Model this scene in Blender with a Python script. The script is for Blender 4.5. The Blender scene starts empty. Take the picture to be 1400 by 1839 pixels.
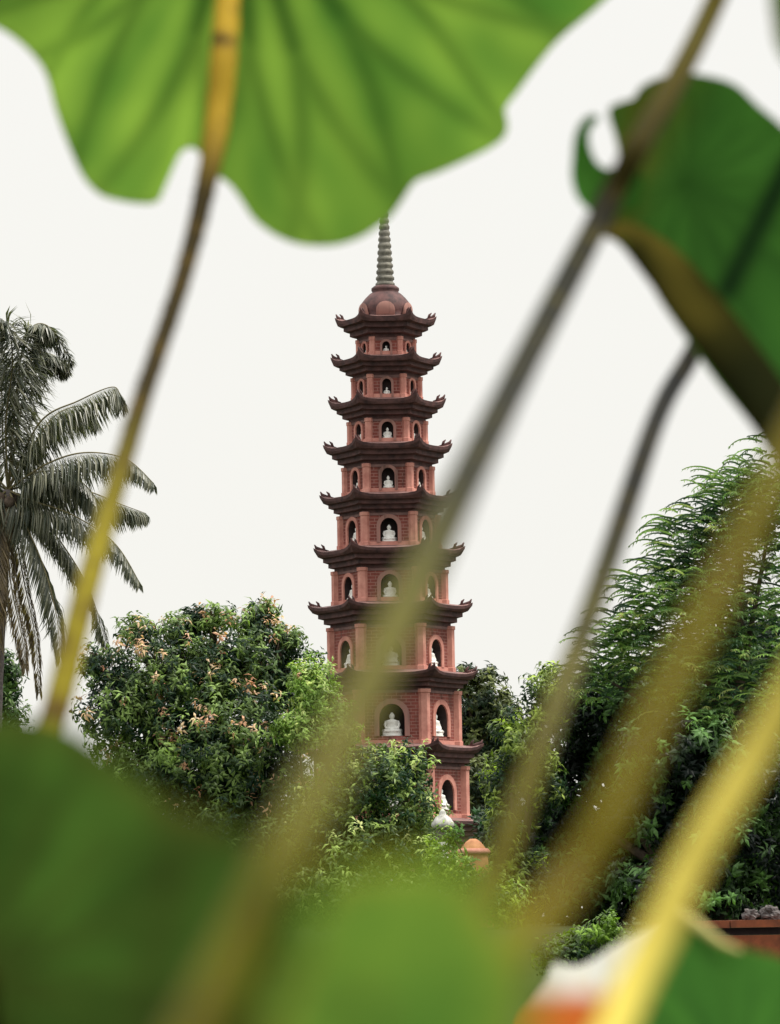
import bpy, math, random
from mathutils import Vector, noise
from mathutils.geometry import tessellate_polygon
R = math.radians
PI = math.pi
S = bpy.context.scene
COL = S.collection
random.seed(11)

# ------------------------------------------------------------------ camera
F = 6960.0                     # focal length in photograph pixels (1400 x 1839)
PITCH = math.atan((1630 - 919.5) / F)
ROLL = R(0.9)
CAM = Vector((0, 0, 1.2))
FWD = Vector((0, math.cos(PITCH), math.sin(PITCH)))
R0 = Vector((1, 0, 0)); U0 = R0.cross(FWD)
RT = R0 * math.cos(ROLL) - U0 * math.sin(ROLL)
UP = R0 * math.sin(ROLL) + U0 * math.cos(ROLL)
cd = bpy.data.cameras.new('camera'); cam = bpy.data.objects.new('camera', cd); COL.objects.link(cam)
from mathutils import Matrix
m = Matrix((RT, UP, -FWD)).transposed().to_4x4(); m.translation = CAM
cam.matrix_world = m
cd.sensor_fit = 'VERTICAL'; cd.sensor_height = 36; cd.sensor_width = 36
cd.lens = 36 * F / 1839
cd.clip_start = 0.05; cd.clip_end = 3000
cd.dof.use_dof = True; cd.dof.focus_distance = 86
cd.dof.aperture_fstop = (cd.lens / 1000) / 0.0084
S.camera = cam

def P(px, py, d):              # point seen at a pixel, d metres along the lens axis
    return CAM + d * (FWD + RT * ((px - 700) / F) + UP * ((919.5 - py) / F))
def PY(px, py, Y):             # point seen at a pixel on the upright plane y = Y
    v = FWD + RT * ((px - 700) / F) + UP * ((919.5 - py) / F)
    return CAM + v * (Y / v.y)

# ------------------------------------------------------------------ sky, sun, exposure
S.view_settings.view_transform = 'Standard'; S.view_settings.look = 'None'
S.view_settings.exposure = 0; S.view_settings.gamma = 1
S.cycles.use_denoising = True
try: S.cycles.denoiser = 'OPENIMAGEDENOISE'
except Exception: pass
S.cycles.max_bounces = 8; S.cycles.diffuse_bounces = 3; S.cycles.transmission_bounces = 6
S.cycles.sample_clamp_indirect = 4
SUN_EL, SUN_AZ = R(62), R(100)   # azimuth from +Y, towards +X
W = bpy.data.worlds.new('World'); S.world = W; W.use_nodes = True
nt = W.node_tree; nt.nodes.clear()
def N(nt, t, **k):
    n = nt.nodes.new(t)
    for a, b in k.items(): setattr(n, a, b)
    return n
out = N(nt, 'ShaderNodeOutputWorld'); bg = N(nt, 'ShaderNodeBackground')
sky = N(nt, 'ShaderNodeTexSky'); sky.sky_type = 'NISHITA'; sky.sun_disc = False
sky.sun_elevation = SUN_EL; sky.sun_rotation = SUN_AZ; sky.dust_density = 5; sky.air_density = 1.2
tc = N(nt, 'ShaderNodeTexCoord'); sep = N(nt, 'ShaderNodeSeparateXYZ')
nt.links.new(tc.outputs['Generated'], sep.inputs[0])
rmp = N(nt, 'ShaderNodeValToRGB')                       # overcast: sky colour by height
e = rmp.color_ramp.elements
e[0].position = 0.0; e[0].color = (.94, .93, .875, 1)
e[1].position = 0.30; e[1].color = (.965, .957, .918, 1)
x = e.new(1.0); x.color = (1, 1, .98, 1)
mr = N(nt, 'ShaderNodeMapRange'); mr.inputs[1].default_value = .25; mr.inputs[2].default_value = .62
mr.inputs[3].default_value = 10.0; mr.inputs[4].default_value = 23.0  # brightness raised only above the view, added to light the scene
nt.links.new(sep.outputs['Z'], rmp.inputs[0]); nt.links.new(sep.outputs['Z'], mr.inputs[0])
m2_ = N(nt, 'ShaderNodeMapRange'); m2_.inputs[1].default_value = -.5; m2_.inputs[2].default_value = .6   # sky dimmed on the camera side, shaped to deepen contrast
m2_.inputs[3].default_value = .68; m2_.inputs[4].default_value = 1.0
nt.links.new(sep.outputs['Y'], m2_.inputs[0])
mm_ = N(nt, 'ShaderNodeMath', operation='MULTIPLY'); nt.links.new(mr.outputs[0], mm_.inputs[0]); nt.links.new(m2_.outputs[0], mm_.inputs[1])
vm = N(nt, 'ShaderNodeVectorMath', operation='SCALE')
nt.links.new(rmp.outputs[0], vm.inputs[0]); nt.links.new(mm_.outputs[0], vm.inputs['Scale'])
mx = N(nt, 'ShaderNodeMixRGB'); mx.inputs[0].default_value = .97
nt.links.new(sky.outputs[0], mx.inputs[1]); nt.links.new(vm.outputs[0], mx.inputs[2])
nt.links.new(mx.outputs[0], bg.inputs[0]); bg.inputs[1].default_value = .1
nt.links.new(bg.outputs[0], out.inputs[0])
sd = bpy.data.lights.new('sun', 'SUN'); sd.energy = 3.6; sd.angle = R(10); sd.color = (1, .95, .86)
so = bpy.data.objects.new('sun', sd); COL.objects.link(so)
sv = Vector((math.sin(SUN_AZ) * math.cos(SUN_EL), math.cos(SUN_AZ) * math.cos(SUN_EL), math.sin(SUN_EL)))
so.rotation_euler = sv.to_track_quat('Z', 'Y').to_euler(); so.location = (0, 20, 60)

# ------------------------------------------------------------------ materials
def mat(name):
    m = bpy.data.materials.new(name); m.use_nodes = True
    b = m.node_tree.nodes['Principled BSDF']
    return m, m.node_tree, b
def noisy(name, c1, c2, scale=3, rough=.8, spec=.3, bump=0.0, c3=None, detail=6):
    m, t, b = mat(name)
    co = N(t, 'ShaderNodeTexCoord'); n = N(t, 'ShaderNodeTexNoise'); n.inputs['Scale'].default_value = scale
    n.inputs['Detail'].default_value = detail; n.inputs['Roughness'].default_value = .65
    r = N(t, 'ShaderNodeValToRGB'); r.color_ramp.elements[0].color = (*c1, 1); r.color_ramp.elements[1].color = (*c2, 1)
    r.color_ramp.elements[0].position = .32; r.color_ramp.elements[1].position = .68
    if c3: x = r.color_ramp.elements.new(.8); x.color = (*c3, 1)
    t.links.new(co.outputs['Object'], n.inputs['Vector']); t.links.new(n.outputs['Fac'], r.inputs[0])
    t.links.new(r.outputs[0], b.inputs['Base Color'])
    b.inputs['Roughness'].default_value = rough; b.inputs['Specular IOR Level'].default_value = spec
    if bump:
        bp = N(t, 'ShaderNodeBump'); bp.inputs['Strength'].default_value = bump; bp.inputs['Distance'].default_value = .02
        t.links.new(n.outputs['Fac'], bp.inputs['Height']); t.links.new(bp.outputs[0], b.inputs['Normal'])
    return m
def brick(name, c1, c2, mortar):
    m, t, b = mat(name)
    co = N(t, 'ShaderNodeTexCoord'); n = N(t, 'ShaderNodeTexNoise'); n.inputs['Scale'].default_value = 1.1
    n.inputs['Detail'].default_value = 8; n.inputs['Roughness'].default_value = .7
    r = N(t, 'ShaderNodeValToRGB'); r.color_ramp.elements[0].color = (*c1, 1); r.color_ramp.elements[1].color = (*c2, 1)
    r.color_ramp.elements[0].position = .3; r.color_ramp.elements[1].position = .7
    bt = N(t, 'ShaderNodeTexBrick'); bt.inputs['Scale'].default_value = 1.0
    bt.inputs['Brick Width'].default_value = .22; bt.inputs['Row Height'].default_value = .075
    bt.inputs['Mortar Size'].default_value = .008; bt.inputs['Mortar'].default_value = (*mortar, 1)
    uv = N(t, 'ShaderNodeUVMap'); uv.uv_map = 'UVMap'
    t.links.new(uv.outputs[0], bt.inputs['Vector']); t.links.new(co.outputs['Object'], n.inputs['Vector'])
    t.links.new(n.outputs['Fac'], r.inputs[0]); t.links.new(r.outputs[0], bt.inputs['Color1'])
    hs = N(t, 'ShaderNodeHueSaturation'); hs.inputs['Value'].default_value = .8
    t.links.new(r.outputs[0], hs.inputs['Color']); t.links.new(hs.outputs[0], bt.inputs['Color2'])
    mp = N(t, 'ShaderNodeMapping'); mp.inputs['Scale'].default_value = (5, 5, .7); n2 = N(t, 'ShaderNodeTexNoise'); n2.inputs['Scale'].default_value = 1.3; n2.inputs['Detail'].default_value = 6
    t.links.new(co.outputs['Object'], mp.inputs['Vector']); t.links.new(mp.outputs[0], n2.inputs['Vector'])
    st = N(t, 'ShaderNodeMapRange'); st.inputs[1].default_value = .52; st.inputs[2].default_value = .74; st.inputs[4].default_value = .75   # rain streaks and moss
    mk = N(t, 'ShaderNodeMixRGB'); mk.inputs[2].default_value = (.055, .04, .032, 1)
    t.links.new(n2.outputs['Fac'], st.inputs[0]); t.links.new(st.outputs[0], mk.inputs[0]); t.links.new(bt.outputs['Color'], mk.inputs[1])
    t.links.new(mk.outputs[0], b.inputs['Base Color']); b.inputs['Roughness'].default_value = .85
    b.inputs['Specular IOR Level'].default_value = .2
    return m
def leafmat(name, trans=.3, rough=.42, tgain=(1.3, 1.5, .6), spec=.5):
    """tree leaves: own colour from the 'tint' attribute, light passing through the blade"""
    m, t, b = mat(name)
    a = N(t, 'ShaderNodeAttribute'); a.attribute_name = 'tint'
    t.links.new(a.outputs['Color'], b.inputs['Base Color']); b.inputs['Roughness'].default_value = rough
    b.inputs['Specular IOR Level'].default_value = spec
    tr = N(t, 'ShaderNodeBsdfTranslucent'); mu = N(t, 'ShaderNodeVectorMath', operation='MULTIPLY')
    mu.inputs[1].default_value = tgain
    t.links.new(a.outputs['Color'], mu.inputs[0]); t.links.new(mu.outputs[0], tr.inputs['Color'])
    ms = N(t, 'ShaderNodeMixShader'); ms.inputs[0].default_value = trans
    o = t.nodes['Material Output']
    t.links.new(b.outputs[0], ms.inputs[1]); t.links.new(tr.outputs[0], ms.inputs[2]); t.links.new(ms.outputs[0], o.inputs[0])
    return m
def lotusmat(name, base, light, vein, rim, trans, tcol, tvein, rough=.5, tlight=None):
    """lotus blade: 'vein' attribute r = veins and dark stripes, g = mottling, b = dry rim"""
    m, t, b = mat(name)
    a = N(t, 'ShaderNodeAttribute'); a.attribute_name = 'vein'
    s = N(t, 'ShaderNodeSeparateColor'); t.links.new(a.outputs['Color'], s.inputs[0])
    def chain(c0, c1, c2, c3):
        m1 = N(t, 'ShaderNodeMixRGB'); m1.inputs[1].default_value = (*c0, 1); m1.inputs[2].default_value = (*c1, 1)
        t.links.new(s.outputs[1], m1.inputs[0])
        m2 = N(t, 'ShaderNodeMixRGB'); m2.inputs[2].default_value = (*c2, 1)
        t.links.new(s.outputs[0], m2.inputs[0]); t.links.new(m1.outputs[0], m2.inputs[1])
        m3 = N(t, 'ShaderNodeMixRGB'); m3.inputs[2].default_value = (*c3, 1)
        t.links.new(s.outputs[2], m3.inputs[0]); t.links.new(m2.outputs[0], m3.inputs[1])
        return m3.outputs[0]
    t.links.new(chain(base, light, vein, rim), b.inputs['Base Color'])
    b.inputs['Roughness'].default_value = rough; b.inputs['Specular IOR Level'].default_value = .0
    tr = N(t, 'ShaderNodeBsdfTranslucent')
    t.links.new(chain(tcol, tlight or tuple(min(.95, c * 1.35) for c in tcol), tvein, rim), tr.inputs['Color'])
    ms = N(t, 'ShaderNodeMixShader'); ms.inputs[0].default_value = trans
    t.links.new(b.outputs[0], ms.inputs[1]); t.links.new(tr.outputs[0], ms.inputs[2])
    t.links.new(ms.outputs[0], t.nodes['Material Output'].inputs[0])
    return m
def stalkmat(name, foot, top, brown, rough=.5, mid=None, top2=None, pos=(.22, .36, .51, .60)):
    """petiole: 'vein' attribute r = height along the stalk; brown flecks from noise"""
    m, t, b = mat(name)
    a = N(t, 'ShaderNodeAttribute'); a.attribute_name = 'vein'
    s = N(t, 'ShaderNodeSeparateColor'); t.links.new(a.outputs['Color'], s.inputs[0])
    m1 = N(t, 'ShaderNodeMixRGB'); m1.inputs[1].default_value = (*foot, 1); m1.inputs[2].default_value = (*top, 1)
    t.links.new(s.outputs[0], m1.inputs[0])
    if mid:                      # darkness of a stalk against bright sky, painted into a middle stretch
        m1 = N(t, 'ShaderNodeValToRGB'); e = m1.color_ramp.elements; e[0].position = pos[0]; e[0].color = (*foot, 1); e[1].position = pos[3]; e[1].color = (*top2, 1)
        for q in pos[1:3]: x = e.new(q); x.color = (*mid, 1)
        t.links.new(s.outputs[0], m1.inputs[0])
    co = N(t, 'ShaderNodeTexCoord'); n = N(t, 'ShaderNodeTexNoise'); n.inputs['Scale'].default_value = 60; n.inputs['Detail'].default_value = 5
    r = N(t, 'ShaderNodeMapRange'); r.inputs[1].default_value = .5; r.inputs[2].default_value = .72
    t.links.new(co.outputs['Object'], n.inputs['Vector']); t.links.new(n.outputs['Fac'], r.inputs[0])
    m2 = N(t, 'ShaderNodeMixRGB'); m2.inputs[2].default_value = (*brown, 1)
    t.links.new(r.outputs[0], m2.inputs[0]); t.links.new(m1.outputs[0], m2.inputs[1])
    t.links.new(m2.outputs[0], b.inputs['Base Color']); b.inputs['Roughness'].default_value = rough; b.inputs['Specular IOR Level'].default_value = .02
    return m
M = {}
M['brick'] = brick('red_brick', (.15, .044, .036), (.37, .108, .085), (.36, .19, .16))
M['pilaster'] = noisy('salmon_render', (.44, .17, .135), (.70, .34, .27), 3, .8, .25)
M['roof'] = noisy('dark_roof', (.045, .026, .027), (.15, .070, .065), 5, .7, .3, .2)
M['rooftop'] = noisy('roof_tiles', (.15, .085, .08), (.28, .16, .145), 4, .75, .3, .2)
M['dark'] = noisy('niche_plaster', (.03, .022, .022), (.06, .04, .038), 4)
M['white'] = noisy('white_stone', (.84, .83, .78), (.92, .91, .86), 6, .6)
M['lantern'] = noisy('weathered_white', (.22, .22, .19), (.68, .67, .62), 9, .8)
M['spire'] = noisy('grey_green_stone', (.09, .083, .068), (.25, .235, .19), 9, .65, .4, .1)
M['ochre'] = noisy('ochre_render', (.36, .15, .075), (.58, .28, .13), 5, .75)
M['terracotta'] = noisy('terracotta_render', (.11, .036, .018), (.32, .088, .034), 3, .8)
M['bark'] = noisy('bark', (.06, .045, .035), (.16, .12, .09), 12, .9, .2, .4)
M['palmbark'] = noisy('palm_bark', (.10, .085, .085), (.22, .19, .18), 10, .9, .2, .4)
M['rock'] = noisy('pale_rock', (.03, .028, .027), (.22, .19, .185), 6, .85, .3, .5)
M['soil'] = noisy('soil_grass', (.02, .026, .012), (.05, .07, .025), 2.2, .95, .1, .4)
M['leaf'] = leafmat('broad_leaf', .25, .45, (1.3, 1.5, .6), spec=.3)
M['needle'] = leafmat('feathery_leaf', .28, .5, spec=.25)
M['palm'] = leafmat('palm_leaf', .25, .35)
M['rachis'] = noisy('frond_rib', (.13, .115, .05), (.24, .20, .10), 6, .5)

# ------------------------------------------------------------------ objects
def tag(o, label=None, cat=None, group=None, kind=None):
    if label: o['label'] = label
    if cat: o['category'] = cat
    if group: o['group'] = group
    if kind: o['kind'] = kind
    return o
def empty(name, loc, label, cat, group=None):
    o = bpy.data.objects.new(name, None); COL.objects.link(o); o.location = loc
    o.empty_display_size = .2
    return tag(o, label, cat, group)
class MB:
    def __init__(s): s.v = []; s.f = []; s.m = []; s.c = []; s.uv = None
    def add(s, vs, fs, mi=0, c=(1, 1, 1)):
        b = len(s.v); s.v += [tuple(q) for q in vs]
        for f in fs: s.f.append(tuple(b + i for i in f)); s.m.append(mi); s.c.append(c)
    def box(s, c, sz, rz=0, mi=0):
        ca, sa = math.cos(rz), math.sin(rz); vs = []
        for z in (-1, 1):
            for x, y in ((-1, -1), (1, -1), (1, 1), (-1, 1)):
                X, Y = x * sz[0] / 2, y * sz[1] / 2
                vs.append((c[0] + X * ca - Y * sa, c[1] + X * sa + Y * ca, c[2] + z * sz[2] / 2))
        s.add(vs, [(3, 2, 1, 0), (4, 5, 6, 7), (0, 1, 5, 4), (1, 2, 6, 5), (2, 3, 7, 6), (3, 0, 4, 7)], mi)
    def tube(s, pts, rad, n=10, mi=0, cap=True, cs=None):
        rings = []; k = len(pts); pts = [Vector(p) for p in pts]
        ref = Vector((.13, .97, .2))
        for i, p in enumerate(pts):
            d = (pts[min(i + 1, k - 1)] - pts[max(i - 1, 0)]).normalized()
            a = d.cross(ref)
            if a.length < 1e-4: a = d.cross(Vector((1, 0, 0)))
            a.normalize(); b = d.cross(a); r = rad[i] if hasattr(rad, '__len__') else rad
            rings.append([p + (a * math.cos(2 * PI * j / n) + b * math.sin(2 * PI * j / n)) * r for j in range(n)])
        b0 = len(s.v)
        for rg in rings: s.v += [tuple(q) for q in rg]
        for i in range(k - 1):
            for j in range(n):
                s.f.append((b0 + i * n + j, b0 + i * n + (j + 1) % n, b0 + (i + 1) * n + (j + 1) % n, b0 + (i + 1) * n + j))
                s.m.append(mi); s.c.append(cs[i] if cs else (1, 1, 1))
        if cap:
            s.f.append(tuple(b0 + j for j in range(n))[::-1]); s.m.append(mi); s.c.append(cs[0] if cs else (1, 1, 1))
            s.f.append(tuple(b0 + (k - 1) * n + j for j in range(n))); s.m.append(mi); s.c.append(cs[-1] if cs else (1, 1, 1))
    def lathe(s, prof, n=24, c=(0, 0, 0), mi=0, sx=1, sy=1, rot=0):
        b0 = len(s.v); k = len(prof)
        for r, z in prof:
            for j in range(n):
                a = 2 * PI * j / n + rot
                s.v.append((c[0] + r * sx * math.cos(a), c[1] + r * sy * math.sin(a), c[2] + z))
        for i in range(k - 1):
            for j in range(n):
                s.f.append((b0 + i * n + j, b0 + i * n + (j + 1) % n, b0 + (i + 1) * n + (j + 1) % n, b0 + (i + 1) * n + j)); s.m.append(mi); s.c.append((1, 1, 1))
        s.f.append(tuple(b0 + j for j in range(n))[::-1]); s.m.append(mi); s.c.append((1, 1, 1))
        s.f.append(tuple(b0 + (k - 1) * n + j for j in range(n))); s.m.append(mi); s.c.append((1, 1, 1))
    def build(s, name, mats, parent=None, smooth=False, attr=None, origin=None, loc=None):
        me = bpy.data.meshes.new(name)
        vs = s.v
        if origin is not None: vs = [(a - origin[0], b - origin[1], c - origin[2]) for a, b, c in vs]
        me.from_pydata(vs, [], s.f)
        if not isinstance(mats, (list, tuple)): mats = [mats]
        for q in mats: me.materials.append(q)
        me.polygons.foreach_set('material_index', s.m)
        if smooth: me.polygons.foreach_set('use_smooth', [True] * len(s.f))
        if attr:
            ca = me.color_attributes.new(attr, 'FLOAT_COLOR', 'CORNER'); buf = []
            for p in me.polygons:
                c = s.c[p.index]
                buf += [c[0], c[1], c[2], 1.0] * p.loop_total
            ca.data.foreach_set('color', buf)
        me.update()
        o = bpy.data.objects.new(name, me); COL.objects.link(o)
        if parent is not None:
            o.parent = parent
        if loc is not None: o.location = loc
        elif origin is not None and parent is None: o.location = origin
        return o
def cat_rom(pts, n):
    """open Catmull-Rom through tuples, n samples per span"""
    o = []; k = len(pts)
    for i in range(k - 1):
        p0, p1, p2, p3 = pts[max(i - 1, 0)], pts[i], pts[i + 1], pts[min(i + 2, k - 1)]
        for j in range(n):
            t = j / n
            o.append(tuple(.5 * (2 * b + (c - a) * t + (2 * a - 5 * b + 4 * c - d) * t * t + (3 * b - a - 3 * c + d) * t ** 3)
                           for a, b, c, d in zip(p0, p1, p2, p3)))
    o.append(tuple(pts[-1])); return o

# ------------------------------------------------------------------ the setting
g = MB(); g.add([(-1500, -300, 0), (1500, -300, 0), (1500, 2500, 0), (-1500, 2500, 0)], [(0, 1, 2, 3)])
wm, t, b = mat('pond_water'); b.inputs['Base Color'].default_value = (.02, .03, .018, 1); b.inputs['Roughness'].default_value = .08
n_ = N(t, 'ShaderNodeTexNoise'); n_.inputs['Scale'].default_value = 3; bp = N(t, 'ShaderNodeBump'); bp.inputs['Strength'].default_value = .25; bp.inputs['Distance'].default_value = .05
co = N(t, 'ShaderNodeTexCoord'); t.links.new(co.outputs['Object'], n_.inputs['Vector']); t.links.new(n_.outputs['Fac'], bp.inputs['Height']); t.links.new(bp.outputs[0], b.inputs['Normal'])
tag(g.build('water', wm), kind='structure')
g = MB(); ring = 96; cx, cy = 4, 95
def isl(a, k): return (cx + (46 + 3 * math.sin(3 * a)) * k * math.cos(a), cy + (45.4 + .8 * math.sin(5 * a)) * k * math.sin(a))
rows = [(1.0, -.3), (.985, .55), (.96, .78)] + [(k, .8) for k in (.85, .7, .55, .4, .25, .1)]
for k, z in rows:
    for j in range(ring):
        a = 2 * PI * j / ring; p = isl(a, k)
        g.v.append((p[0], p[1], z + (.10 * noise.noise(Vector((p[0] * .4, p[1] * .4, 0))) if z > .6 else 0)))
for i in range(len(rows) - 1):
    for j in range(ring):
        g.f.append((i * ring + j, i * ring + (j + 1) % ring, (i + 1) * ring + (j + 1) % ring, (i + 1) * ring + j)); g.m.append(0); g.c.append((1, 1, 1))
g.f.append(tuple((len(rows) - 1) * ring + j for j in range(ring))); g.m.append(0); g.c.append((1, 1, 1))
tag(g.build('island_ground', M['soil'], smooth=True), kind='structure')

# ------------------------------------------------------------------ the pagoda
D = 90.0
base = PY(703.5, 1290, D); TX = base.x
def depth_of(p): return (p - CAM).dot(FWD)
def Z(row, Y=D): return PY(700, row, Y).z
def PXM(z, Y=D): return depth_of(Vector((TX, Y, z))) / F     # metres per photograph pixel there
GZ = .78
roofs = [(567, 574, 612, 92, 50), (638, 646, 680, 101, 59), (714, 723, 759, 107, 67), (795, 803, 841, 117, 77), (885, 893, 928, 125, 86),
         (980, 989, 1027, 137, 97), (1082, 1089, 1128, 149, 106), (1203, 1211, 1245, 157, 116), (1335, 1343, 1380, 165, 127), (1466, 1474, 1510, 175, 138)]
wins = [(14, 613, 638), (16, 680, 713), (21, 757, 791), (23, 840, 880), (31, 930, 974), (32, 1031, 1079), (38, 1146, 1196), (45, 1264, 1322), (48, 1400, 1455), (52, 1532, 1606)]
ORD = ['topmost', 'second', 'third', 'fourth', 'fifth', 'sixth', 'seventh', 'eighth', 'ninth', 'tenth']
pag = empty('pagoda', (TX, D, GZ), 'tall slender red brick pagoda with stacked dark upturned eaves and grey spire', 'pagoda')
PO = Vector((TX, D, GZ))
def hexdir(k): a = R(-120 + 60 * k); return Vector((math.cos(a), math.sin(a), 0))   # corners; face 0 looks at the camera
def roof_mesh(Rw, Re, Rtop, zb, ze, lift, ztop):
    """corbelled underside, rim, gently sloping top; corners swept up"""
    g = MB(); n = 9
    steps = [(Rw - .01, zb, 0), (Rw + .03, zb, 0)]
    ns = 3
    for i in range(1, ns + 1):
        r = Rw + .03 + (Re * .93 - Rw) * (i / ns) ** .9; z0 = zb + (ze - zb - .09) * ((i - .35) / ns)
        steps += [(steps[-1][0], z0, .0), (r, z0 + .015, .25 * i / ns)]
    rim = max(.06, .16 * (ze - zb))
    steps += [(Re, ze - rim, 1), (Re + .015, ze, 1), (Re * .9 + Rtop * .1, ze + .05 * (ztop - ze), .75), (Re * .6 + Rtop * .4, ze + .3 * (ztop - ze), .22), (Rtop - .02, ztop, 0)]
    m = 6 * n
    for r, z, w in steps:
        for k in range(6):
            A, B = hexdir(k), hexdir(k + 1)
            for j in range(n):
                t = j / n; u = abs(2 * t - 1)
                d = A * (1 - t) + B * t
                # pulled in a little along the middle of each side, swept out at the corner
                s = 1 - .05 * w * (1 - u ** 2)
                g.v.append((d.x * r * s, d.y * r * s, z + lift * w * u ** 4.5))
    for i in range(len(steps) - 1):
        top = i >= len(steps) - 4
        for j in range(m):
            g.f.append((i * m + j, i * m + (j + 1) % m, (i + 1) * m + (j + 1) % m, (i + 1) * m + j)); g.m.append(1 if top else 0); g.c.append((1, 1, 1))
    return g
def arch(w, h, n=10, point=1.12):
    """arch outline from bottom-left, counter-clockwise seen from outside; (x, z)"""
    r = w / 2; sp = h - r * point
    pts = [(-r, 0), (r, 0)]
    for i in range(n + 1):
        a = PI * i / n; pts.append((r * math.cos(a), sp + r * point * math.sin(a)))
    return pts
def face_frame(k):
    A, B = hexdir(k), hexdir(k + 1)
    nrm = (A + B).normalized(); tan = (B - A).normalized()
    return nrm, tan
statues = []
def storey(i, Rw, z0, z1, win):
    """hexagonal storey with an arched niche in every face"""
    w, wt, wb = win; ap = Rw * math.cos(R(30))
    zt = Z(wt, D - ap) - GZ; zb = Z(wb, D - ap) - GZ
    zb = max(zb, z0 + .03); zt = min(zt, z1 - .03); pm = PXM(zb + GZ, D - ap); w *= pm; h = zt - zb
    g = MB(); nbs = []; dep = min(.42 * ap, .75 * w)
    uvs = []
    for k in range(6):
        nrm, tan = face_frame(k); ctr = nrm * ap
        def pt(x, z, o=0): q = ctr + tan * x + nrm * o; return (q.x, q.y, z)
        outer = [(-Rw / 2, z0), (Rw / 2, z0), (Rw / 2, z1), (-Rw / 2, z1)]
        hole = [(x, zb + z) for x, z in arch(w, h)]
        tris = tessellate_polygon([[Vector((a, b, 0)) for a, b in outer], [Vector((a, b, 0)) for a, b in hole]])
        allp = outer + hole
        fs = []
        for tr in tris:
            a, b2, c = (allp[q] for q in tr)
            cr = (b2[0] - a[0]) * (c[1] - a[1]) - (b2[1] - a[1]) * (c[0] - a[0])
            fs.append(tuple(tr) if cr > 0 else tuple(reversed(tr)))
        g.add([pt(*q) for q in allp], fs, 0)
        hn = len(hole)
        nb = MB(); nbs.append(nb)
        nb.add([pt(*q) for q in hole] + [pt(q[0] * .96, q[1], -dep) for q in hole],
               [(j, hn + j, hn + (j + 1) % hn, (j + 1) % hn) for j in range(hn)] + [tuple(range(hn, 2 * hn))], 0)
    # horizontal brick bands at foot and head
    wall = g.build('storey_wall', M['brick'], pag)
    uvl = wall.data.uv_layers.new(name='UVMap')
    for p in wall.data.polygons:
        n2 = p.normal; tg = Vector((-n2.y, n2.x, 0))
        for li in p.loop_indices:
            v = wall.data.vertices[wall.data.loops[li].vertex_index].co
            uvl.data[li].uv = (v.dot(tg), v.z)
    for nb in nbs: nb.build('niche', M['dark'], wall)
    # pilasters on the six corners
    for k in range(6):
        d = hexdir(k); q = MB(); r = .085 * Rw + .03
        q.lathe([(r, z0), (r, z0 + .10), (r * .86, z0 + .11), (r * .86, z1 - .09), (r, z1 - .08), (r, z1)], 6, (d.x * (Rw - .015), d.y * (Rw - .015), 0), 0, rot=R(-120 + 60 * k))
        q.build('pilaster', M['pilaster'], wall)
    for z_, hh in ((z0, .11), (z1 - .08, .08)):      # brick bands at foot and head
        bnd = MB(); b0 = 0
        for r, z in ((Rw - .02, z_), (Rw + .022, z_), (Rw + .022, z_ + hh), (Rw - .02, z_ + hh)):
            for k in range(6): d = hexdir(k); bnd.v.append((d.x * r, d.y * r, z))
        for q_ in range(4):
            for k in range(6): bnd.f.append((q_ * 6 + k, q_ * 6 + (k + 1) % 6, ((q_ + 1) % 4) * 6 + (k + 1) % 6, ((q_ + 1) % 4) * 6 + k)); bnd.m.append(0); bnd.c.append((1, 1, 1))
        bnd.build('string_course', M['pilaster'] if z_ == z0 else M['rooftop'], wall)
    # raised window surrounds
    for k in range(6):
        nrm, tan = face_frame(k); f = MB(); fr = .16 * w + .02
        inn = arch(w * 1.02, h * 1.005)[1:] + [arch(w * 1.02, h)[0]]; ou = [(x * (1 + 2 * fr / w), z if z <= 0 else z + fr * (z / h)) for x, z in inn]
        def pt(q, o): r_ = nrm * (ap + o) + tan * q[0]; return (r_.x, r_.y, zb + q[1])
        nn = len(inn); vs = [pt(q, -.01) for q in inn] + [pt(q, .035) for q in inn] + [pt(q, .035) for q in ou] + [pt(q, -.01) for q in ou]
        fs = []
        for j in range(nn - 1):
            for s_ in range(3): fs.append((s_ * nn + j, s_ * nn + j + 1, (s_ + 1) * nn + j + 1, (s_ + 1) * nn + j))
        f.add(vs, fs); f.build('window_surround', M['brick'] if k in (0,) else M['pilaster'], wall)
        if k in (0, 1, 5):
            statues.append((i, k, nrm, ap, zb, w, h, dep))
prev_top = None
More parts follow.
